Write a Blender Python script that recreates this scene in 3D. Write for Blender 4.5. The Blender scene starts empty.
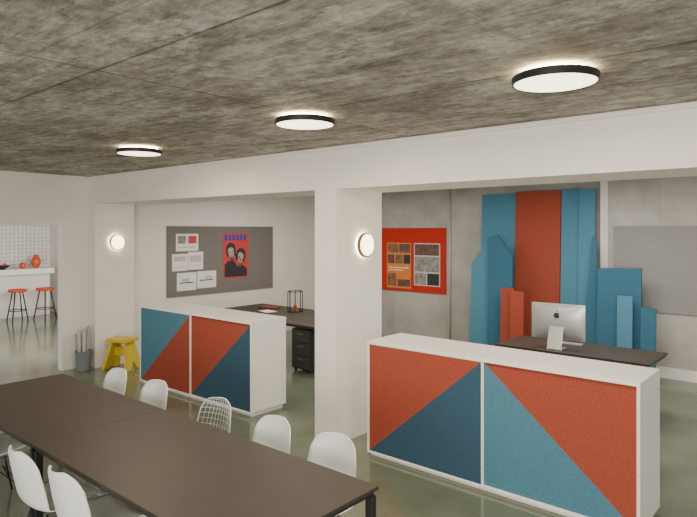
import bpy, bmesh, math, random
from mathutils import Vector, Matrix
random.seed(7)
C = bpy.context.scene.collection
H_CEIL = 3.06

# ---------------------------------------------------------------- materials
def nt(name):
    m = bpy.data.materials.new(name); m.use_nodes = True
    n = m.node_tree; b = n.nodes["Principled BSDF"]
    return m, n, b

def mat(name, col, rough=0.5, metal=0.0, noise=0.06, scale=8.0, bump=0.0, spec=None):
    m, n, b = nt(name)
    b.inputs["Roughness"].default_value = rough
    b.inputs["Metallic"].default_value = metal
    if spec is not None: b.inputs["Specular IOR Level"].default_value = spec
    tc = n.nodes.new("ShaderNodeTexCoord")
    no = n.nodes.new("ShaderNodeTexNoise"); no.inputs["Scale"].default_value = scale
    no.inputs["Detail"].default_value = 4
    n.links.new(tc.outputs["Object"], no.inputs["Vector"])
    r = n.nodes.new("ShaderNodeValToRGB")
    r.color_ramp.elements[0].position = 0.3; r.color_ramp.elements[1].position = 0.7
    r.color_ramp.elements[0].color = [c*(1-noise) for c in col] + [1]
    r.color_ramp.elements[1].color = [min(1, c*(1+noise)) for c in col] + [1]
    n.links.new(no.outputs["Fac"], r.inputs["Fac"])
    n.links.new(r.outputs["Color"], b.inputs["Base Color"])
    if bump:
        bp = n.nodes.new("ShaderNodeBump"); bp.inputs["Strength"].default_value = bump
        bp.inputs["Distance"].default_value = 0.01
        n.links.new(no.outputs["Fac"], bp.inputs["Height"])
        n.links.new(bp.outputs["Normal"], b.inputs["Normal"])
    return m

def felt(name, col):
    return mat(name, col, rough=0.95, noise=0.2, scale=140, bump=0.0, spec=0.1)

def emis(name, col, s):
    m, n, b = nt(name)
    b.inputs["Base Color"].default_value = (0.8, 0.8, 0.78, 1)
    b.inputs["Emission Color"].default_value = (*col, 1)
    b.inputs["Emission Strength"].default_value = s
    return m

def N(n, t, **kw):
    x = n.nodes.new(t)
    for k, v in kw.items(): setattr(x, k, v)
    return x

def ceiling_mat():
    m, n, b = nt("board_formed_concrete")
    b.inputs["Roughness"].default_value = 0.9
    L = n.links.new
    tc = N(n, "ShaderNodeTexCoord")
    def ramp(src, p0, c0, p1, c1):
        r = N(n, "ShaderNodeValToRGB")
        r.color_ramp.elements[0].position = p0; r.color_ramp.elements[0].color = (*c0, 1)
        r.color_ramp.elements[1].position = p1; r.color_ramp.elements[1].color = (*c1, 1)
        L(src, r.inputs["Fac"]); return r.outputs["Color"]
    def noise(sx, sy, sc, det, ro, off=0):
        mp = N(n, "ShaderNodeMapping"); mp.inputs["Scale"].default_value = (sx, sy, 1); mp.inputs["Location"].default_value = (off, off*1.7, 0)
        L(tc.outputs["Object"], mp.inputs["Vector"])
        x = N(n, "ShaderNodeTexNoise"); x.inputs["Scale"].default_value = sc
        x.inputs["Detail"].default_value = det; x.inputs["Roughness"].default_value = ro
        L(mp.outputs["Vector"], x.inputs["Vector"]); return x.outputs["Fac"]
    def mul(a, c, mode='MULTIPLY', f=1.0, fs=None):
        mx = N(n, "ShaderNodeMix", data_type='RGBA', blend_type=mode); mx.inputs[0].default_value = f
        if fs: L(fs, mx.inputs[0])
        if isinstance(a, tuple): mx.inputs[6].default_value = (*a, 1)
        else: L(a, mx.inputs[6])
        if isinstance(c, tuple): mx.inputs[7].default_value = (*c, 1)
        else: L(c, mx.inputs[7])
        return mx.outputs[2]
    br = N(n, "ShaderNodeTexBrick")
    br.offset = 0.37; br.offset_frequency = 2
    br.inputs["Scale"].default_value = 1.0
    br.inputs["Brick Width"].default_value = 3.1
    br.inputs["Row Height"].default_value = 0.17
    br.inputs["Mortar Size"].default_value = 0.006
    br.inputs["Mortar Smooth"].default_value = 0.9
    br.inputs["Color1"].default_value = (0.455, 0.428, 0.385, 1)
    br.inputs["Color2"].default_value = (0.385, 0.36, 0.32, 1)
    br.inputs["Mortar"].default_value = (0.27, 0.25, 0.22, 1)
    L(tc.outputs["Object"], br.inputs["Vector"])
    n1 = noise(1.5, 4.2, 2.3, 13, 0.8)
    c = mul(br.outputs["Color"], ramp(n1, 0.37, (0.50, 0.48, 0.45), 0.65, (1.35, 1.35, 1.33)))
    n2 = noise(1, 1.3, 1.0, 12, 0.75, 3)
    c = mul(c, ramp(n2, 0.40, (0.62, 0.60, 0.57), 0.62, (1.25, 1.25, 1.25)))
    # chalky pale patches
    n3 = noise(0.9, 1.8, 1.5, 14, 0.82, 9)
    msk = ramp(n3, 0.52, (0, 0, 0), 0.61, (0.8, 0.8, 0.8))
    c = mul(c, (0.66, 0.63, 0.58), 'MIX', 0, msk)
    # fine isotropic grain
    n5 = noise(1, 1, 14, 6, 0.7, 2)
    c = mul(c, ramp(n5, 0.35, (0.74, 0.74, 0.74), 0.65, (1.22, 1.22, 1.22)))
    # dark cracks / lines along boards
    n4 = noise(0.4, 10, 1.6, 5, 0.6, 5)
    msk = ramp(n4, 0.63, (0, 0, 0), 0.70, (0.5, 0.5, 0.5))
    c = mul(c, (0.13, 0.115, 0.10), 'MIX', 0, msk)
    br2 = N(n, "ShaderNodeTexBrick"); br2.offset = 0.0
    br2.inputs["Scale"].default_value = 1.0
    br2.inputs["Brick Width"].default_value = 3.1; br2.inputs["Row Height"].default_value = 1.53
    br2.inputs["Mortar Size"].default_value = 0.014; br2.inputs["Mortar Smooth"].default_value = 0.8
    br2.inputs["Color1"].default_value = (1, 1, 1, 1); br2.inputs["Color2"].default_value = (0.88, 0.88, 0.88, 1)
    br2.inputs["Mortar"].default_value = (0.45, 0.43, 0.4, 1)
    L(tc.outputs["Object"], br2.inputs["Vector"])
    c = mul(c, br2.outputs["Color"])
    L(c, b.inputs["Base Color"])
    bp = N(n, "ShaderNodeBump"); bp.inputs["Strength"].default_value = 0.5; bp.inputs["Distance"].default_value = 0.02
    L(n1, bp.inputs["Height"]); L(bp.outputs["Normal"], b.inputs["Normal"])
    return m

def concrete_wall_mat(name="smooth_grey_concrete", k=1.0, lo=0.31, hi=0.47):
    m, n, b = nt(name)
    b.inputs["Roughness"].default_value = 0.75
    L = n.links.new
    tc = N(n, "ShaderNodeTexCoord")
    n2 = N(n, "ShaderNodeTexNoise"); n2.inputs["Scale"].default_value = 1.6
    n2.inputs["Detail"].default_value = 9; n2.inputs["Roughness"].default_value = 0.65
    L(tc.outputs["Object"], n2.inputs["Vector"])
    r2 = N(n, "ShaderNodeValToRGB")
    r2.color_ramp.elements[0].position = 0.3; r2.color_ramp.elements[0].color = (lo*k, lo*0.97*k, lo*0.89*k, 1)
    r2.color_ramp.elements[1].position = 0.7; r2.color_ramp.elements[1].color = (hi*k, hi*0.97*k, hi*0.90*k, 1)
    L(n2.outputs["Fac"], r2.inputs["Fac"])
    mp = N(n, "ShaderNodeMapping"); mp.inputs["Rotation"].default_value = (math.radians(-90), 0, 0)
    mp.inputs["Location"].default_value = (0.95, 0, 0)
    L(tc.outputs["Object"], mp.inputs["Vector"])
    br = N(n, "ShaderNodeTexBrick"); br.offset = 0
    br.inputs["Scale"].default_value = 1.0
    br.inputs["Brick Width"].default_value = 1.25; br.inputs["Row Height"].default_value = 2.5
    br.inputs["Mortar Size"].default_value = 0.004; br.inputs["Mortar Smooth"].default_value = 0.5
    br.inputs["Color1"].default_value = (1, 1, 1, 1); br.inputs["Color2"].default_value = (0.94, 0.94, 0.94, 1)
    br.inputs["Mortar"].default_value = (0.78, 0.78, 0.78, 1)
    L(mp.outputs["Vector"], br.inputs["Vector"])
    mx = N(n, "ShaderNodeMix", data_type='RGBA', blend_type='MULTIPLY'); mx.inputs[0].default_value = 1
    L(r2.outputs["Color"], mx.inputs[6]); L(br.outputs["Color"], mx.inputs[7])
    L(mx.outputs[2], b.inputs["Base Color"])
    return m

def floor_mat():
    m, n, b = nt("polished_olive_floor")
    L = n.links.new
    tc = N(n, "ShaderNodeTexCoord")
    n2 = N(n, "ShaderNodeTexNoise"); n2.inputs["Scale"].default_value = 1.4
    n2.inputs["Detail"].default_value = 8; n2.inputs["Roughness"].default_value = 0.6
    L(tc.outputs["Object"], n2.inputs["Vector"])
    r2 = N(n, "ShaderNodeValToRGB")
    r2.color_ramp.elements[0].position = 0.3; r2.color_ramp.elements[0].color = (0.118, 0.142, 0.100, 1)
    r2.color_ramp.elements[1].position = 0.72; r2.color_ramp.elements[1].color = (0.175, 0.205, 0.150, 1)
    L(n2.outputs["Fac"], r2.inputs["Fac"]); L(r2.outputs["Color"], b.inputs["Base Color"])
    b.inputs["Roughness"].default_value = 0.14
    b.inputs["Specular IOR Level"].default_value = 0.55
    return m

def tile_mat():
    m, n, b = nt("mosaic_tiles")
    b.inputs["Roughness"].default_value = 0.3
    L = n.links.new
    tc = N(n, "ShaderNodeTexCoord")
    sp = N(n, "ShaderNodeSeparateXYZ"); cb = N(n, "ShaderNodeCombineXYZ")
    L(tc.outputs["Object"], sp.inputs[0]); L(sp.outputs["Y"], cb.inputs["X"]); L(sp.outputs["Z"], cb.inputs["Y"])
    br = N(n, "ShaderNodeTexBrick"); br.offset = 0
    br.inputs["Scale"].default_value = 1.0
    br.inputs["Brick Width"].default_value = 0.1; br.inputs["Row Height"].default_value = 0.1
    br.inputs["Mortar Size"].default_value = 0.008
    br.inputs["Color1"].default_value = (0.80, 0.79, 0.75, 1); br.inputs["Color2"].default_value = (0.66, 0.66, 0.64, 1)
    br.inputs["Mortar"].default_value = (0.45, 0.45, 0.44, 1)
    L(cb.outputs[0], br.inputs["Vector"]); L(br.outputs["Color"], b.inputs["Base Color"])
    return m

WHITE = mat("white_plaster", (0.80, 0.775, 0.725), 0.8, noise=0.02, scale=3)
CEIL = ceiling_mat(); CONC = concrete_wall_mat(); FLOOR = floor_mat(); TILE = tile_mat()
LACQ = mat("white_lacquer", (0.86, 0.84, 0.80), 0.35, noise=0.01)
RED = felt("rust_red_felt", (0.31, 0.068, 0.042))
NAVY = felt("dark_blue_felt", (0.040, 0.088, 0.138))
TEAL = felt("turquoise_blue_felt", (0.075, 0.195, 0.27))
BTEAL = felt("bright_blue_felt", (0.080, 0.22, 0.32))
MBLUE = felt("mid_blue_felt", (0.045, 0.135, 0.21))
GREYF = felt("dark_grey_felt", (0.195, 0.18, 0.17))
LGREYF = mat("light_grey_felt", (0.29, 0.285, 0.275), 0.95, noise=0.10, scale=60, spec=0.1)
TABLE = mat("dark_brown_linoleum", (0.043, 0.032, 0.025), 0.5, noise=0.1, scale=3, spec=0.4)
BLACK = mat("black_steel", (0.014, 0.014, 0.015), 0.4)
DKGREY = mat("dark_grey_lacquer", (0.03, 0.03, 0.032), 0.4)
SHELLW = mat("pale_white_plastic", (0.80, 0.83, 0.81), 0.35, noise=0.01)
WIREM = mat("white_wire_enamel", (0.7, 0.71, 0.70), 0.35, noise=0.01)
CHROME = mat("brushed_metal", (0.25, 0.25, 0.25), 0.4, 1.0, noise=0.03)
ALU = mat("silver_aluminium", (0.50, 0.51, 0.52), 0.32, 0.6, noise=0.01)
YEL = mat("lemon_yellow_lacquer", (0.68, 0.50, 0.03), 0.4)
PAPER = mat("white_paper", (0.80, 0.79, 0.76), 0.8, noise=0.02)
INK = mat("black_ink", (0.03, 0.03, 0.035), 0.8)
GREYINK = mat("grey_print", (0.24, 0.23, 0.22), 0.8, noise=0.45, scale=9)
PALEINK = mat("pale_print", (0.50, 0.50, 0.48), 0.8, noise=0.1, scale=20)
ORANGE = mat("orange_print", (0.62, 0.20, 0.035), 0.7, noise=0.12, scale=8)
REDP = mat("red_print", (0.58, 0.05, 0.05), 0.7, noise=0.03)
BLUEP = mat("blue_print", (0.03, 0.07, 0.32), 0.7, noise=0.05)
SKINP = mat("dark_portrait_print", (0.12, 0.06, 0.045), 0.7, noise=0.4, scale=9)
ORV = mat("orange_ceramic", (0.60, 0.10, 0.02), 0.3)
REDS = mat("red_upholstery", (0.62, 0.06, 0.02), 0.6)
BIN = mat("grey_plastic", (0.20, 0.22, 0.24), 0.5)
GREYP = mat("grey_rolled_paper", (0.36, 0.37, 0.38), 0.8)
GREYP2 = mat("pale_grey_rolled_paper", (0.52, 0.53, 0.53), 0.8)
LAMPE = emis("lamp_diffuser_glow", (1.0, 0.87, 0.62), 4.5)
LAMPU = emis("lamp_uplight_ring", (1.0, 0.80, 0.48), 30.0)
LAMPW = emis("wall_lamp_diffuser_glow", (1.0, 0.84, 0.56), 6.0)
LAMPR = emis("wall_lamp_glow_ring", (1.0, 0.80, 0.48), 60.0)
STEELG = mat("galvanised_conduit", (0.50, 0.50, 0.49), 0.5, 0.2)

# ---------------------------------------------------------------- geometry helpers
def newobj(name, bm, m, parent=None, smooth=False, mats=None):
    me = bpy.data.meshes.new(name); bmesh.ops.recalc_face_normals(bm, faces=bm.faces)
    bm.to_mesh(me); bm.free()
    for x in (mats or [m]): me.materials.append(x)
    if smooth:
        for p in me.polygons: p.use_smooth = True
    o = bpy.data.objects.new(name, me); C.objects.link(o)
    if parent: o.parent = parent
    return o

def abox(bm, a, b, mi=0):
    x0, y0, z0 = a; x1, y1, z1 = b
    vs = [bm.verts.new(p) for p in [(x0,y0,z0),(x1,y0,z0),(x1,y1,z0),(x0,y1,z0),(x0,y0,z1),(x1,y0,z1),(x1,y1,z1),(x0,y1,z1)]]
    for f in [(0,1,2,3),(4,5,6,7),(0,1,5,4),(1,2,6,5),(2,3,7,6),(3,0,4,7)]:
        fc = bm.faces.new([vs[i] for i in f]); fc.material_index = mi

def bevel(o, w, seg=2):
    md = o.modifiers.new("bevel", 'BEVEL'); md.width = w; md.segments = seg; md.limit_method = 'ANGLE'
    return o

def boxes(name, lst, m, parent=None, bev=0.0):
    bm = bmesh.new()
    for a, b in lst: abox(bm, a, b)
    o = newobj(name, bm, m, parent)
    if bev: bevel(o, bev)
    return o

def tube(bm, pts, r, seg=8, closed=False):
    pts = [Vector(p) for p in pts]; n = len(pts); rings = []
    up = None
    for i, p in enumerate(pts):
        if closed: d = pts[(i+1) % n] - pts[i-1]
        else: d = pts[min(i+1, n-1)] - pts[max(i-1, 0)]
        d.normalize()
        if up is None:
            up = Vector((0,0,1)) if abs(d.z) < 0.9 else Vector((1,0,0))
        s = d.cross(up)
        if s.length < 1e-4: s = d.cross(Vector((0,1,0)))
        s.normalize(); up = s.cross(d); up.normalize()
        rr = r[i] if isinstance(r, (list, tuple)) else r
        rings.append([bm.verts.new(p + s*rr*math.cos(2*math.pi*k/seg) + up*rr*math.sin(2*math.pi*k/seg)) for k in range(seg)])
    rng = range(n if closed else n-1)
    for i in rng:
        a, b = rings[i], rings[(i+1) % n]
        for k in range(seg):
            bm.faces.new([a[k], a[(k+1) % seg], b[(k+1) % seg], b[k]])
    if not closed:
        bm.faces.new(rings[0]); bm.faces.new(list(reversed(rings[-1])))

def tubes(name, lst, r, m, parent=None, seg=8):
    bm = bmesh.new()
    for t in lst:
        cl = False
        if isinstance(t, tuple) and t[0] == 'c': cl = True; t = t[1]
        tube(bm, t, r, seg, cl)
    return newobj(name, bm, m, parent, smooth=True)

def lathe(name, prof, m, parent=None, seg=40, loc=(0,0,0), axis='Z', smooth=True):
    bm = bmesh.new(); rings = []
    for r, z in prof:
        ring = []
        for k in range(seg):
            a = 2*math.pi*k/seg
            p = Vector((r*math.cos(a), r*math.sin(a), z))
            if axis == 'X': p = Vector((z, r*math.cos(a), r*math.sin(a)))
            ring.append(bm.verts.new(p + Vector(loc)))
        rings.append(ring)
    for i in range(len(rings)-1):
        for k in range(seg):
            bm.faces.new([rings[i][k], rings[i][(k+1)%seg], rings[i+1][(k+1)%seg], rings[i+1][k]])
    bm.faces.new(rings[0]); bm.faces.new(list(reversed(rings[-1])))
    o = newobj(name, bm, m, parent, smooth=smooth)
    if smooth:
        md = o.modifiers.new("es", 'EDGE_SPLIT'); md.split_angle = math.radians(40)
    return o

def prism(name, pts, axis, a, b, m, parent=None, f=None):
    """polygon pts (p,q) extruded along axis between a and b"""
    bm = bmesh.new()
    def P(p, q, t):
        return {'Y': (p, t, q), 'X': (t, p, q), 'Z': (p, q, t)}[axis]
    A = [bm.verts.new(P(p, q, a)) for p, q in pts]; B = [bm.verts.new(P(p, q, b)) for p, q in pts]
    bm.faces.new(A); bm.faces.new(list(reversed(B)))
    k = len(pts)
    for i in range(k): bm.faces.new([A[i], A[(i+1)%k], B[(i+1)%k], B[i]])
    return newobj(name, bm, m, parent)

def root(name, loc, label, cat, group=None, rz=0):
    e = bpy.data.objects.new(name, None); C.objects.link(e)
    e.empty_display_size = 0.1
    e.location = loc; e.rotation_euler = (0, 0, rz)
    e["label"] = label; e["category"] = cat
    if group: e["group"] = group
    return e

def tag(o, label, cat, group=None):
    o["label"] = label; o["category"] = cat
    if group: o["group"] = group
    return o

def dup(r, loc, rz=None, label=None):
    kids = {}
    for o in list(bpy.data.objects):
        if o.parent: kids.setdefault(o.parent.name, []).append(o)
    def rec(o, par):
        c = o.copy(); C.objects.link(c)
        if par: c.parent = par; c.matrix_parent_inverse = o.matrix_parent_inverse.copy()
        for k in kids.get(o.name, []): rec(k, c)
        return c
    c = rec(r, None); c.location = loc
    if rz is not None: c.rotation_euler = (0, 0, rz)
    if label: c["label"] = label
    return c

def struct(o):
    o["kind"] = "structure"; return o

# ---------------------------------------------------------------- room shell
XL = -9.4; YB = 9.8; YF = 4.5; YR = 5.26; ZB = 2.62
XR = 4.0; YN = -3.5; XF = -16.6; YS = 6.9
struct(boxes("floor", [((XF-0.2, YN, -0.1), (XR, YB+0.2, 0))], FLOOR))
struct(boxes("ceiling", [((XF-0.2, YN, H_CEIL), (XR, YB+0.2, H_CEIL+0.15))], CEIL))
# wall with doorway on the far side room, top at 2.28
struct(boxes("wall_left", [((XL-0.15, 4.09, 0), (XL, YB, H_CEIL)),
                           ((XL-0.15, 1.2, 2.27), (XL, 4.09, H_CEIL)),
                           ((XL-0.15, YN, 0), (XL, 1.2, H_CEIL))], WHITE))
struct(boxes("wall_back", [((XL, YB, 0), (XR, YB+0.2, H_CEIL))], CONC))
struct(boxes("wall_back_pier", [((-3.06, YB-0.07, 0), (XR, YB, H_CEIL))], concrete_wall_mat("pale_weathered_concrete", 1.15, 0.33, 0.48)))
struct(boxes("trim_2", [((-3.06, YB-0.085, 0), (-2.95, YB-0.07, H_CEIL))], WHITE))
struct(boxes("wall_beam", [((XL, YF, ZB), (XR, YR, H_CEIL))], WHITE))
struct(boxes("wall_beam_pillar", [((-4.325, YF, 0), (-4.02, YR, ZB))], WHITE))
struct(boxes("wall_beam_post", [((XL, YF, 0), (-9.16, 5.17, ZB))], WHITE))
struct(boxes("trim_1", [((XL, YF-0.03, H_CEIL-0.045), (XR, YF, H_CEIL-0.012))], WHITE))
struct(boxes("baseboard_back", [((-3.06, YB-0.095, 0), (XR, YB-0.07, 0.16))], LACQ))
struct(boxes("wall_far_room", [((XF-0.15, 1.0, 0), (XF, YS, H_CEIL))], TILE))
struct(boxes("wall_far_side", [((XF, YS, 0), (XL-0.15, YS+0.15, H_CEIL))], WHITE))

# conduit on concrete wall
o = tubes("conduit_pipe", [[(-5.84, YB-0.02, 0.0), (-5.84, YB-0.02, H_CEIL)]], 0.014, STEELG)
tag(o, "thin galvanised conduit pipe running up the concrete wall", "pipe")

# ---------------------------------------------------------------- ceiling lamps
def ceiling_lamp(loc):
    r = root("ceiling_lamp", loc, "round flat black-rimmed ceiling lamp with glowing warm diffuser", "ceiling lamp", "round ceiling lamps")
    lathe("lamp_housing", [(0.10, -0.001), (0.10, -0.028), (0.220, -0.028), (0.225, -0.033), (0.225, -0.068), (0.221, -0.071), (0.215, -0.070), (0.213, -0.05)], BLACK, r, 72)
    lathe("lamp_diffuser", [(0.212, -0.045), (0.2125, -0.068), (0.12, -0.0695), (0.002, -0.070)], LAMPE, r, 72)
    lathe("uplight_ring", [(0.104, -0.006), (0.19, -0.016), (0.19, -0.024), (0.104, -0.026)], LAMPU, r, 48)
    return r
L1 = ceiling_lamp((-1.225, 3.14, H_CEIL))
dup(L1, (-3.14, 3.16, H_CEIL)); dup(L1, (-5.64, 3.24, H_CEIL))

def wall_lamp(loc):
    r = root("wall_lamp", loc, "round wall lamp with glowing disc and bronze rim", "wall lamp", "round wall lamps")
    lathe("lamp_housing", [(0.06, 0.001), (0.06, 0.018), (0.127, 0.020), (0.131, 0.024), (0.131, 0.055), (0.119, 0.060)],
          mat("bronze_metal", (0.22, 0.15, 0.08), 0.4, 0.5), r, 48, axis='X')
    lathe("lamp_diffuser", [(0.116, 0.045), (0.1155, 0.061), (0.06, 0.064), (0.002, 0.065)], LAMPW, r, 48, axis='X')
    lathe("glow_ring", [(0.064, 0.004), (0.110, 0.008), (0.110, 0.016), (0.064, 0.018)], LAMPR, r, 48, axis='X')
    return r
W1 = wall_lamp((-4.02, 4.93, 2.04)); dup(W1, (-9.16, 4.85, 2.0))

# ---------------------------------------------------------------- counters
def counter(loc, L, cols, label):
    D = 0.56; H = 1.12; h = L/2
    r = root("sideboard_counter", loc, label, "sideboard", "felt-fronted sideboards")
    boxes("body", [((-h, 0.034, 0.05), (h, D, H-0.03)), ((-h, 0.0, 0.03), (-h+0.018, 0.04, H-0.03)),
                   ((h-0.018, 0.0, 0.03), (h, 0.04, H-0.03)), ((-h+0.018, 0.0, 0.03), (h-0.018, 0.04, 0.050))], LACQ, r, 0.002)
    boxes("countertop", [((-h-0.003, -0.004, H-0.03), (h+0.003, D+0.003, H))], LACQ, r, 0.003)
    boxes("plinth", [((-h+0.03, 0.03, 0), (h-0.03, D-0.03, 0.05))], LACQ, r)
    z0, z1 = 0.050, H-0.031
    for i in range(2):
        x0 = -h+0.019 if i == 0 else 0.004
        x1 = 0.008 if i == 0 else h-0.019
        yo = 0.002 if i == 0 else 0.016
        fw = 0.008
        xa, xb = x0+fw, x1-fw-(0.006 if i == 0 else 0)
        za, zb = z0+0.004, z1-0.003
        d = boxes("sliding_door", [((x0, yo, z0), (xa, yo+0.014, z1)), ((xb, yo, z0), (x1, yo+0.014, z1)),
                                   ((xa, yo, z0), (xb, yo+0.014, za)), ((xa, yo, zb), (xb, yo+0.014, z1)),
                                   ((xa, yo+0.008, za), (xb, yo+0.014, zb))], LACQ, r)
        up, lo, dirn = cols[i]
        if dirn == '/':
            pu = [(xa, za), (xb, zb), (xa, zb)]; pl = [(xa, za), (xb, za), (xb, zb)]
        else:
            pu = [(xa, zb), (xb, za), (xb, zb)]; pl = [(xa, za), (xb, za), (xa, zb)]
        for pts, mm, nm in ((pu, up, None), (pl, lo, None)):
            o = prism("felt_panel", pts, 'Y', yo+0.001, yo+0.008, mm, d)
            o["label"] = {RED: "rust-red felt triangle", NAVY: "dark blue felt triangle", TEAL: "turquoise felt triangle"}[mm]
    return r
counter((-6.59, 4.5, 0), 2.46, [(TEAL, RED, '/'), (RED, NAVY, '/')], "white sideboard with felt triangle doors, near yellow stool")
counter((-2.382, 4.5, 0), 2.47, [(RED, NAVY, '/'), (RED, TEAL, '\\')], "white sideboard with felt triangle doors beside white pillar")

# ---------------------------------------------------------------- conference tables
def table(name, x0, x1, y0, y1, top, label, cat, mt, group=None, zt=0.74, inset=0.0):
    cx, cy = (x0+x1)/2, (y0+y1)/2; a, b = (x1-x0)/2, (y1-y0)/2
    r = root(name, (cx, cy, 0), label, cat, group)
    boxes("tabletop", [((-a, -b, zt-0.022), (a, b, zt))], mt, r, 0.002)
    i = 0.02; w = 0.045; ft = 0.028
    boxes("frame", [((-a+i, -b+i, zt-0.022-ft), (a-i, -b+i+0.03, zt-0.022)), ((-a+i, b-i-0.03, zt-0.022-ft), (a-i, b-i, zt-0.022)),
                    ((-a+i, -b+i+0.03, zt-0.022-ft), (-a+i+0.03, b-i-0.03, zt-0.022)), ((a-i-0.03, -b+i+0.03, zt-0.022-ft), (a-i, b-i-0.03, zt-0.022))], BLACK, r)
    for sx in (-1, 1):
        for sy in (-1, 1):
            xx = sx*(a-0.008-w/2-0.001-inset); yy = sy*(b-0.012-w/2-0.001)
            boxes("leg", [((xx-w/2, yy-w/2, 0), (xx+w/2, yy+w/2, zt-0.023-ft))], BLACK, r, 0.002)
    return r
lab = "long dark brown table with black steel legs, pushed end to end"
table("conference_table", -6.12, -4.275, 1.65, 2.67, None, lab, "table", TABLE, "dark conference tables")
table("conference_table", -4.271, -2.06, 1.65, 2.67, None, lab, "table", TABLE, "dark conference tables")

# ---------------------------------------------------------------- shell chairs
PR = [(0.235,0.412,0.165),(0.222,0.432,0.195),(0.17,0.446,0.215),(0.08,0.440,0.228),(-0.02,0.428,0.232),(-0.11,0.430,0.230),
      (-0.170,0.458,0.226),(-0.205,0.515,0.220),(-0.225,0.590,0.215),(-0.243,0.670,0.207),(-0.258,0.745,0.192),(-0.268,0.795,0.165),(-0.273,0.822,0.125),(-0.275,0.832,0.070)]
def surf(s, t):
    n = len(PR)-1; q = s*n; i = min(int(q), n-1); f = q-i
    P = [PR[max(i-1,0)], PR[i], PR[i+1], PR[min(i+2,n)]]
    def cr(a,b,c,d): return 0.5*((2*b)+(-a+c)*f+(2*a-5*b+4*c-d)*f*f+(-a+3*b-3*c+d)*f**3)
    y, z, w = [cr(P[0][k],P[1][k],P[2][k],P[3][k]) for k in range(3)]
    back = max(0, min(1, (q-4.5)/3.0)); back = back*back*(3-2*back)
    e = abs(t)**2.2
    fade = 1.0 if s < 0.75 else max(0.35, 1-(s-0.75)*2.2)
    z += e*0.040*(1-back)*(1 if s > 0.15 else s/0.15)
    y += e*0.070*back*fade
    return Vector((t*w, -y, z))   # faces -Y

def chair_base(r, lm):
    top = 0.405
    for sx in (-1, 1):
        for sy in (-1, 1):
            tubes("leg", [[(sx*0.215, sy*0.205+0.0, 0.0), (sx*0.115, sy*0.10, top+0.0)]], 0.0075, lm, r)
    lst = []
    for sx in (-1, 1):
        lst.append([(sx*0.19, -0.178, 0.10), (sx*0.06, 0.0, 0.30), (sx*0.19, 0.178, 0.10)])
    for sy in (-1, 1):
        lst.append([(-0.19, sy*0.178, 0.10), (0, sy*0.06, 0.30), (0.19, sy*0.178, 0.10)])
    lst.append(('c', [(0.115,-0.10,top),(0.115,0.10,top),(-0.115,0.10,top),(-0.115,-0.10,top)]))
    tubes("wire_brace", lst, 0.004, lm, r, 6)

def shell_chair(loc, rz, label):
    r = root("shell_chair", loc, label, "chair", "chairs around the long table", rz)
    bm = bmesh.new(); ns, ntt = 40, 20; G = []
    for i in range(ns+1):
        G.append([bm.verts.new(surf(i/ns, -1+2*j/ntt)) for j in range(ntt+1)])
    for i in range(ns):
        for j in range(ntt): bm.faces.new([G[i][j], G[i][j+1], G[i+1][j+1], G[i+1][j]])
    o = newobj("seat_shell", bm, SHELLW, r, smooth=True)
    md = o.modifiers.new("sol", 'SOLIDIFY'); md.thickness = 0.007; md.offset = 0
    chair_base(r, BLACK)
    return r
c1 = shell_chair((-5.47, 2.70, 0), 0, "pale white moulded shell chair on thin black wire legs")
for x, y, rz in ((-4.77, 2.70, 0.03), (-3.20, 2.69, -0.05), (-2.61, 2.70, 0.02)):
    dup(c1, (x, y, 0), rz)
for x, y, rz in ((-5.22, 1.74, math.pi), (-3.975, 1.69, math.pi), (-3.46, 1.72, math.pi+0.03)):
    dup(c1, (x, y, 0), rz)
# wire chair
r = root("wire_chair", (-3.89, 2.71, 0), "white wire mesh chair with open grid back", "chair", "chairs around the long table")
lst = []
for k in range(13):
    t = -1+2*k/12*1.0
    lst.append([surf(0.02+0.96*i/44, t*0.98) for i in range(45)])
for k in range(24):
    s = 0.03+0.94*k/23
    lst.append([surf(s, -0.98+1.96*j/16) for j in range(17)])
tubes("wire_shell", lst, 0.0018, WIREM, r, 5)
rim = [surf(0.01+0.98*i/44, -1) for i in range(45)] + [surf(0.99, -1+2*j/8) for j in range(1, 8)] + [surf(0.99-0.98*i/44, 1) for i in range(45)] + [surf(0.01, 1-2*j/8) for j in range(1, 8)]
tubes("rim_wire", [('c', rim)], 0.004, WIREM, r, 6)
chair_base(r, WIREM)

# ---------------------------------------------------------------- rear desks
table("desk", -3.5, -1.68, 6.98, 7.80, None, "dark-topped desk behind the sideboard holding the computer", "desk", TABLE, inset=0.40)
table("desk", -8.95, -6.1, 6.40, 7.80, None, "large dark brown desk with black legs beside the drawer pedestal", "desk", TABLE)
# drawer pedestal
r = root("drawer_pedestal", (-6.50, 6.75, 0), "dark grey drawer pedestal under the brown desk", "cabinet")
boxes("body", [((-0.21, -0.28, 0.04), (0.21, 0.28, 0.66))], DKGREY, r, 0.004)
for k in range(3):
    z = 0.06+k*0.2
    d = boxes("drawer", [((-0.20, -0.30, z), (0.20, -0.28, z+0.19))], DKGREY, r, 0.003)
    boxes("handle", [((-0.07, -0.315, z+0.13), (0.07, -0.30, z+0.142))], CHROME, d)
for sx in (-1, 1):
    for sy in (-1, 1):
        lathe("caster", [(0.018, 0.0), (0.022, 0.01), (0.022, 0.03), (0.015, 0.04)], BLACK, r, 16, (sx*0.17, sy*0.24, 0))

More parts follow.
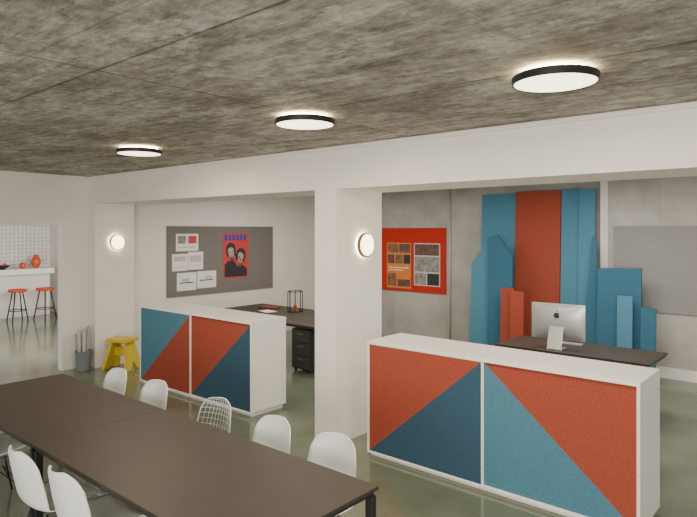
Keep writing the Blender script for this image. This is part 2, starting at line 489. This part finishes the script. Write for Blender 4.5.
# things on brown desk
zt = 0.74
r = root("wire_cage_lantern", (-7.60, 7.40, zt+0.002), "black wire cage lantern with orange candle on the desk", "lantern")
lst = []
for z, rr in ((0.010, 0.13), (0.36, 0.13)):
    lst.append(('c', [(rr*math.cos(a*math.pi/12), rr*math.sin(a*math.pi/12), z) for a in range(24)]))
for k in range(8):
    a = k*math.pi/4
    lst.append([(0.13*math.cos(a), 0.13*math.sin(a), 0.005), (0.13*math.cos(a), 0.13*math.sin(a), 0.36)])
tubes("cage", lst, 0.008, BLACK, r, 6)
lathe("candle", [(0.035, 0.012), (0.035, 0.11), (0.004, 0.115)], ORV, r, 20)
lathe("base_plate", [(0.128, 0.0), (0.128, 0.011)], BLACK, r, 24)
BRN = mat("dark_red_cover", (0.18, 0.045, 0.03), 0.6)
for k, (x, y, w, d, h, rz, mm, nm) in enumerate(((-8.30, 7.42, 0.34, 0.24, 0.03, 0.2, BRN, "dark red"),)):
    o = boxes("notebook", [((-w/2, -d/2, 0), (w/2, d/2, h))], mm, None, 0.002)
    o.location = (x, y, zt); o.rotation_euler = (0, 0, rz)
    tag(o, nm+" notebook lying on the dark brown desk", "notebook")
o = boxes("paper_sheet", [((-0.15, -0.105, 0), (0.15, 0.105, 0.004))], PAPER); o.location = (-8.0, 7.1, zt); o.rotation_euler = (0, 0, -0.2)
tag(o, "white sheet of paper lying on the dark brown desk", "paper")

# ---------------------------------------------------------------- computer
r = root("desktop_computer", (-2.78, 7.22, 0.74), "silver aluminium desktop computer seen from its back on the desk", "computer", None, math.radians(4))
# back faces local -y
bm = bmesh.new(); W, Hs, zb = 0.325, 0.44, 0.11; nx, nz = 24, 18; G = []
for j in range(nz+1):
    row = []
    for i in range(nx+1):
        u = -1+2*i/nx; v = -1+2*j/nz
        bul = (1-abs(u)**2.4)*(1-abs(v)**2.4)
        row.append(bm.verts.new((u*W, -0.006-0.045*bul**0.8, zb+(v+1)/2*Hs)))
    G.append(row)
for j in range(nz):
    for i in range(nx): bm.faces.new([G[j][i], G[j][i+1], G[j+1][i+1], G[j+1][i]])
per = [G[0][i] for i in range(nx+1)] + [G[j][nx] for j in range(1, nz+1)] + [G[nz][i] for i in range(nx-1, -1, -1)] + [G[j][0] for j in range(nz-1, 0, -1)]
fr = [bm.verts.new((v.co.x, 0.004, v.co.z)) for v in per]
for i in range(len(per)):
    k = (i+1) % len(per); bm.faces.new([per[i], per[k], fr[k], fr[i]])
bm.faces.new(fr)
o = newobj("display_housing", bm, ALU, r, smooth=True)
md = o.modifiers.new("es", 'EDGE_SPLIT'); md.split_angle = math.radians(40)
boxes("screen", [((-0.315, 0.0042, zb+0.08), (0.315, 0.006, zb+Hs-0.012))], BLACK, r)
# L stand
pts = [(0.06, 0.0), (0.06, 0.006), (-0.150, 0.009), (-0.135, 0.035), (-0.100, 0.13), (-0.045, 0.27), (-0.058, 0.275), (-0.112, 0.13), (-0.155, 0.012), (-0.152, 0.0)]
prism("stand", pts, 'X', -0.088, 0.088, ALU, r)
# apple-shaped mark
ap = []
for k in range(48):
    a = 2*math.pi*k/48+math.pi/2
    rr = 0.036*(1-0.16*math.exp(-((a-math.pi/2)%(2*math.pi) if ((a-math.pi/2)%(2*math.pi))<math.pi else 2*math.pi-((a-math.pi/2)%(2*math.pi)))**2/0.08))
    x = rr*math.cos(a); z = rr*math.sin(a)*1.02
    dx, dz = x-0.044, z-0.006
    dd = math.hypot(dx, dz)
    if dd < 0.019: x = 0.044+dx/dd*0.019; z = 0.006+dz/dd*0.019
    ap.append((x, z+zb+0.30))
prism("logo_mark", ap, 'Y', -0.0535, -0.0505, INK, r)
prism("logo_leaf", [(0.000, zb+0.341), (0.004, zb+0.355), (0.016, zb+0.362), (0.013, zb+0.349)], 'Y', -0.0535, -0.0505, INK, r)

o = boxes("keyboard", [((-0.21, -0.06, 0), (0.21, 0.06, 0.012))], ALU, None, 0.003)
o.location = (-2.82, 7.58, 0.74); o.rotation_euler = (0, 0, 0.05)
tag(o, "slim silver keyboard lying on the desk in front of the screen", "keyboard")

# ---------------------------------------------------------------- felt boards leaning on wall
def lean(name, pts, yb, k, m, label, th=0.03):
    bm = bmesh.new()
    x0 = sum(p[0] for p in pts)/len(pts)
    A = [bm.verts.new((p-x0, k*q, q)) for p, q in pts]; B = [bm.verts.new((p-x0, k*q+th, q)) for p, q in pts]
    bm.faces.new(A); bm.faces.new(list(reversed(B))); n = len(pts)
    for i in range(n): bm.faces.new([A[i], A[(i+1)%n], B[(i+1)%n], B[i]])
    o = newobj(name, bm, m); o.location = (x0, yb, 0)
    return tag(o, label, "felt panel", "felt panels leaning on the concrete wall")
def rect(x0, x1, z, dz=0): return [(x0, 0), (x1, 0), (x1, z+dz), (x0, z)]
lean("felt_board", rect(-5.12, -4.465, 2.83, 0.01), 9.60, 0.035, BTEAL, "tall turquoise felt panel leaning on concrete wall")
lean("felt_board", rect(-4.455, -3.67, 2.86, 0), 9.56, 0.035, RED, "tall rust-red felt panel between two turquoise ones")
lean("felt_board", rect(-3.66, -3.36, 2.87, 0), 9.57, 0.035, BTEAL, "tall narrow turquoise felt panel leaning on wall")
lean("felt_board", rect(-3.35, -3.10, 2.85, 0.0), 9.50, 0.035, BTEAL, "tall narrow turquoise felt strip leaning on wall")
lean("felt_board", [(-5.18, 0), (-4.72, 0), (-4.72, 1.93), (-4.84, 2.03), (-5.14, 1.6)], 9.30, 0.03, BTEAL, "turquoise felt panel with slanted cut top")
lean("felt_board", [(-4.75, 0), (-4.33, 0), (-4.33, 1.74), (-4.60, 2.12), (-4.78, 2.08)], 9.20, 0.03, MBLUE, "dark blue felt panel with pointed top")
lean("felt_board", rect(-4.44, -4.21, 1.24, 0.01), 9.02, 0.03, RED, "short rust-red felt panel standing before taller ones")
lean("felt_board", rect(-4.24, -4.01, 1.22, -0.01), 8.94, 0.03, RED, "short narrow rust-red felt panel")
lean("felt_board", [(-3.25, 0), (-3.0, 0), (-3.02, 2.0), (-3.09, 2.1)], 9.36, 0.03, MBLUE, "tapered blue felt strip with slanted top")
lean("felt_board", rect(-2.97, -2.35, 1.62, 0.02), 9.24, 0.03, MBLUE, "wide dark blue felt panel leaning on wall")
lean("felt_board", rect(-2.64, -2.43, 1.24, 0.0), 9.10, 0.03, BTEAL, "short turquoise felt strip before dark blue panel")
lean("felt_board", rect(-2.33, -2.13, 1.08, 0.0), 9.14, 0.03, MBLUE, "small dark blue felt panel")

# ---------------------------------------------------------------- boards and papers
def boardY(name, x0, x1, z0, z1, y, m, label, cat, th=0.02, group=None):
    o = boxes(name, [((-(x1-x0)/2, -th, -(z1-z0)/2), ((x1-x0)/2, 0, (z1-z0)/2))], m, None)
    o.location = ((x0+x1)/2, y, (z0+z1)/2); return tag(o, label, cat, group)
boardY("pinboard", -2.86, -1.2, 0.97, 2.26, YB-0.072, LGREYF, "light grey felt pinboard on pale wall", "pinboard", 0.03)
boardY("pinboard", -7.8, -5.93, 0.965, 2.24, YB-0.002, felt("bright_red_felt", (0.46, 0.032, 0.022)), "bright red pinboard on concrete wall", "pinboard")
yb = YB-0.022
def flatsY(parent, y, items):
    for (x0, x1, z0, z1, m, nm) in items:
        boxes(nm, [((x0, y, z0), (x1, y+0.001, z1))], m, parent)
o = boardY("poster", -7.33, -6.73, 1.02, 1.94, yb, ORANGE, "orange poster with dark photographs on red pinboard", "poster", 0.003)
w, h = 0.30, 0.46
BROWN = mat("brown_print", (0.20, 0.10, 0.05), 0.7, noise=0.4, scale=9)
flatsY(o, -0.0045, [(-w+0.02, -0.01, 0.26, h-0.02, BROWN, "photo_print"), (0.01, w-0.02, 0.26, h-0.02, SKINP, "photo_print"),
                    (-w+0.02, -0.11, 0.04, 0.22, SKINP, "photo_print"), (-0.09, 0.10, 0.04, 0.22, BROWN, "photo_print"), (0.12, w-0.02, 0.04, 0.22, INK, "photo_print"),
                    (-w+0.04, w-0.06, -0.05, -0.035, PAPER, "text_line"), (-w+0.04, 0.1, -0.10, -0.085, PAPER, "text_line"),
                    (-w+0.02, -0.06, -h+0.04, -0.16, BROWN, "photo_print"), (-0.03, w-0.02, -h+0.04, -0.28, SKINP, "photo_print")])
o = boardY("poster", -6.66, -6.055, 1.10, 1.94, yb, PALEINK, "grey poster with black and white photographs", "poster", 0.003)
flatsY(o, -0.0045, [(-w+0.02, w-0.02, 0.18, 0.40, SKINP, "photo_print"), (-w+0.02, w-0.02, -0.14, 0.15, GREYINK, "photo_print"), (-w+0.02, -0.02, -0.40, -0.17, GREYINK, "photo_print"), (0.01, w-0.02, -0.40, -0.17, INK, "photo_print")])

def boardX(name, y0, y1, z0, z1, x, m, label, cat, th=0.02, group=None):
    o = boxes(name, [((0, -(y1-y0)/2, -(z1-z0)/2), (th, (y1-y0)/2, (z1-z0)/2))], m, None)
    o.location = (x, (y0+y1)/2, (z0+z1)/2); return tag(o, label, cat, group)
def flatsX(parent, x, items):
    for (y0, y1, z0, z1, m, nm) in items:
        boxes(nm, [((x, y0, z0), (x+0.001, y1, z1))], m, parent)
boardX("pinboard", 5.93, 8.47, 0.98, 2.27, XL+0.002, GREYF, "large dark grey felt pinboard on white wall", "pinboard", 0.023)
xb = XL+0.025; gp = "sheets pinned on the grey board"
o = boardX("paper_sheet", 6.11, 6.59, 1.81, 2.13, xb, PAPER, "white sheet with small red pictures pinned on board", "paper", 0.003, gp)
flatsX(o, 0.0035, [(-0.20, -0.03, -0.02, 0.12, GREYINK, "picture"), (0.02, 0.20, -0.02, 0.12, REDP, "picture"), (-0.2, 0.18, -0.10, -0.08, PALEINK, "text_line")])
o = boardX("paper_sheet", 6.03, 6.36, 1.45, 1.76, xb, PAPER, "white sheet with faint drawing pinned on board", "paper", 0.003, gp)
flatsX(o, 0.0035, [(-0.13, 0.12, 0.02, 0.11, PALEINK, "picture"), (-0.13, 0.10, -0.09, -0.08, PALEINK, "text_line")])
o = boardX("paper_sheet", 6.37, 6.70, 1.46, 1.79, xb, PAPER, "white sheet with faint drawing pinned on board", "paper", 0.003, gp)
flatsX(o, 0.0035, [(-0.13, 0.12, -0.02, 0.1, PALEINK, "picture"), (-0.13, 0.10, -0.09, -0.08, PALEINK, "text_line")])
o = boardX("paper_sheet", 6.13, 6.55, 1.08, 1.41, xb, PAPER, "white sheet with thin line drawing pinned on board", "paper", 0.003, gp)
flatsX(o, 0.0035, [(-0.16, 0.14, -0.03, -0.01, INK, "picture"), (-0.1, 0.05, 0.0, 0.06, PALEINK, "picture")])
o = boardX("paper_sheet", 6.57, 7.0, 1.10, 1.42, xb, PAPER, "white sheet with thin line drawing pinned on board", "paper", 0.003, gp)
flatsX(o, 0.0035, [(-0.16, 0.14, -0.02, 0.0, INK, "picture"), (-0.05, 0.12, 0.01, 0.07, PALEINK, "picture")])
o = boardX("poster", 7.17, 7.79, 1.24, 2.14, xb, REDP, "red poster with blue title band and two dark portraits", "poster", 0.003)
flatsX(o, 0.0035, [(-0.28+k*0.095, -0.28+k*0.095+0.07, 0.30, 0.42, BLUEP, "title_letter") for k in range(6)])
GF = mat("grey_portrait_tone", (0.36, 0.29, 0.27), 0.7, noise=0.5, scale=14)
def portrait(yc, zc, s, tilt):
    def P(pts): return [(yc+s*(p*math.cos(tilt)-q*math.sin(tilt)), zc+s*(p*math.sin(tilt)+q*math.cos(tilt))) for p, q in pts]
    prism("portrait_hair", P([(-0.11,-0.10),(-0.125,0.03),(-0.10,0.13),(-0.03,0.18),(0.05,0.17),(0.11,0.11),(0.12,0.0),(0.10,-0.12),(0.05,-0.05),(-0.06,-0.05)]), 'X', 0.0035, 0.0045, INK, o)
    prism("portrait_neck", P([(-0.035,-0.05),(0.035,-0.05),(0.05,-0.19),(-0.05,-0.19)]), 'X', 0.0046, 0.0050, SKINP, o)
    prism("portrait_face", P([(-0.07,0.06),(-0.075,-0.01),(-0.055,-0.08),(-0.015,-0.125),(0.02,-0.125),(0.055,-0.08),(0.072,-0.01),(0.07,0.05),(0.02,0.09),(-0.04,0.09)]), 'X', 0.0052, 0.0062, GF, o)
    for e in (-1, 1):
        prism("portrait_eye", P([(e*0.034-0.016,0.0),(e*0.034,-0.008),(e*0.034+0.016,0.0),(e*0.034,0.008)]), 'X', 0.0063, 0.0068, INK, o)
    prism("portrait_mouth", P([(-0.022,-0.078),(0,-0.088),(0.022,-0.078),(0,-0.07)]), 'X', 0.0063, 0.0068, SKINP, o)
prism("portrait_clothes", [(-0.28, -0.42), (0.28, -0.42), (0.28, -0.26), (0.16, -0.19), (0.05, -0.23), (-0.05, -0.10), (-0.2, -0.10), (-0.28, -0.18)], 'X', 0.0030, 0.0034, INK, o)
portrait(-0.12, 0.08, 1.0, 0.12); portrait(0.12, -0.03, 1.0, -0.15)

# ---------------------------------------------------------------- yellow stool
r = root("stool", (-8.87, 4.80, 0), "bright yellow lacquered wooden stool with splayed slab legs", "stool", None, math.radians(25))
boxes("seat", [((-0.20, -0.16, 0.425), (0.20, 0.16, 0.48))], YEL, r, 0.008)
for s in (-1, 1):
    bm = bmesh.new()
    def q(y, z, t): return (s*(0.12+0.09*(0.424-z)/0.424)+t, y, z)
    pts = [(-0.20, 0), (-0.08, 0), (0, 0.13), (0.08, 0), (0.20, 0), (0.11, 0.424), (-0.11, 0.424)]
    A = [bm.verts.new(q(y, z, -0.020)) for y, z in pts]; B = [bm.verts.new(q(y, z, 0.020)) for y, z in pts]
    for i in range(7): bm.faces.new([A[i], A[(i+1)%7], B[(i+1)%7], B[i]])
    for S in (A, B):
        for f in ((0,1,2,6),(2,3,4,5),(2,5,6)): bm.faces.new([S[i] for i in f])
    newobj("leg", bm, YEL, r)
boxes("stretcher", [((-0.13, -0.018, 0.20), (0.13, 0.018, 0.34))], YEL, r, 0.003)

# ---------------------------------------------------------------- bin with paper rolls
r = root("waste_bin", (-9.20, 4.33, 0), "grey plastic bin holding rolled papers beside the post", "bin")
lathe("bin_body", [(0.095, 0), (0.10, 0.005), (0.125, 0.30), (0.128, 0.305), (0.12, 0.305), (0.095, 0.012)], BIN, r, 36)
for k, (dx, dy, tx, ty, hh) in enumerate(((-0.055, 0.015, -0.02, 0.01, 0.60), (0.03, 0.03, 0.03, 0.02, 0.66), (0.005, -0.045, 0.01, -0.04, 0.60), (-0.045, -0.04, -0.03, -0.03, 0.54), (0.055, -0.02, 0.035, -0.01, 0.58), (-0.02, 0.06, 0.0, 0.02, 0.62))):
    o = tubes("paper_roll", [[(0, 0, 0), (tx, ty, hh)]], 0.022, GREYP if k % 2 else GREYP2)
    o.location = (-9.20+dx, 4.33+dy, 0.03)
    tag(o, "rolled sheet of grey paper standing in the bin", "paper roll", "paper rolls in the bin")

# ---------------------------------------------------------------- far room: bar and stools
r = root("bar_counter", (-16.15, 5.0, 0), "white bar counter against the tiled wall", "counter")
boxes("countertop", [((-0.43, -2.4, 1.08), (0.35, 1.68, 1.22))], LACQ, r, 0.005)
boxes("front_panel", [((-0.43, -2.4, 0), (0.10, 1.66, 1.08))], WHITE, r)
def vase(loc, prof, label):
    o = lathe("vase", prof, ORV, None, 32); o.location = loc; return tag(o, label, "vase", "orange vases on the bar")
zb_ = 1.22
vase((-16.0, 6.30, zb_), [(0.05,0),(0.10,0.08),(0.12,0.17),(0.09,0.26),(0.05,0.31),(0.065,0.35)], "tall round-bellied orange vase on the bar")
vase((-16.0, 5.98, zb_), [(0.03,0),(0.07,0.03),(0.085,0.08),(0.07,0.13),(0.03,0.16)], "small round orange vase on the bar")
o = lathe("bowl", [(0.05,0),(0.14,0.05),(0.19,0.10),(0.18,0.10),(0.12,0.055)], DKGREY, None, 32); o.location = (-16.0, 5.5, zb_)
tag(o, "dark shallow bowl standing on the white bar", "bowl")
for yy in (5.42, 5.56):
    o = lathe("fruit", [(0.01,0),(0.045,0.03),(0.05,0.055),(0.03,0.09),(0.005,0.1)], ORV, None, 20); o.location = (-16.0, yy, zb_+0.065)
    tag(o, "orange fruit resting in the dark bowl", "fruit", "fruit in the bowl")
r = root("bar_stool", (-15.35, 5.62, 0), "bar stool with red round seat and black splayed legs", "stool", "red bar stools")
lathe("seat", [(0.16, 0.70), (0.20, 0.705), (0.215, 0.73), (0.20, 0.765), (0.10, 0.775)], REDS, r, 36)
for k in range(4):
    a = math.pi/4+k*math.pi/2
    tubes("leg", [[(0.25*math.cos(a), 0.25*math.sin(a), 0), (0.12*math.cos(a), 0.12*math.sin(a), 0.70)]], 0.016, BLACK, r)
tubes("foot_ring", [('c', [(0.20*math.cos(a*math.pi/16), 0.20*math.sin(a*math.pi/16), 0.26) for a in range(32)])], 0.011, BLACK, r)
dup(r, (-15.25, 6.22, 0), 0.4)

# ---------------------------------------------------------------- lights
def area(name, loc, rot, size, power, col=(1, 0.93, 0.82), sy=None):
    l = bpy.data.lights.new(name, 'AREA'); l.energy = power; l.color = col; l.size = size
    if sy: l.shape = 'RECTANGLE'; l.size_y = sy
    else: l.shape = 'DISK'
    o = bpy.data.objects.new(name, l); C.objects.link(o); o.location = loc; o.rotation_euler = rot
    return o
area("bay_fill", (-6.8, 7.3, 2.95), (0, 0, 0), 2.5, 95, (1, 0.92, 0.80), 1.5)  # both bay lights are added fill hidden by the beam, no fixtures
area("bay_fill", (-2.6, 7.3, 2.95), (0, 0, 0), 2.5, 125, (1, 0.92, 0.80), 1.5)
area("far_room_fill", (-9.75, 5.4, 2.0), (0, math.radians(90), 0), 1.4, 210, (1, 0.94, 0.86), 2.2)  # unseen fill added behind the left wall to brighten the far room
area("far_room_fill", (-13.8, 1.2, 2.95), (0, math.radians(-20), 0), 2.0, 200, (1, 0.95, 0.88), 2.0)  # second added far room fill, overhead and out of view
area("camera_side_fill", (0.5, -3.2, 1.6), (math.radians(90), 0, math.radians(15)), 5.0, 370, (1, 0.94, 0.86), 2.2)  # broad fill added on the open camera side, no window there
for x, y in ((-1.225, 3.14), (-3.14, 3.16), (-5.64, 3.24)):
    area("lamp_light", (x, y, H_CEIL-0.075), (0, 0, 0), 0.4, 42, (1, 0.83, 0.60))
w = bpy.data.worlds.new("World"); bpy.context.scene.world = w; w.use_nodes = True
w.node_tree.nodes["Background"].inputs[0].default_value = (1, 0.945, 0.865, 1)
w.node_tree.nodes["Background"].inputs[1].default_value = 1.4

# ---------------------------------------------------------------- camera
cam = bpy.data.cameras.new("camera"); co = bpy.data.objects.new("camera", cam); C.objects.link(co)
co.location = (0, 0, 2.2); co.rotation_euler = (math.radians(90), 0, math.radians(40.6))
cam.sensor_width = 36; cam.lens = 590/697*36; cam.shift_y = -28.5/697
bpy.context.scene.camera = co
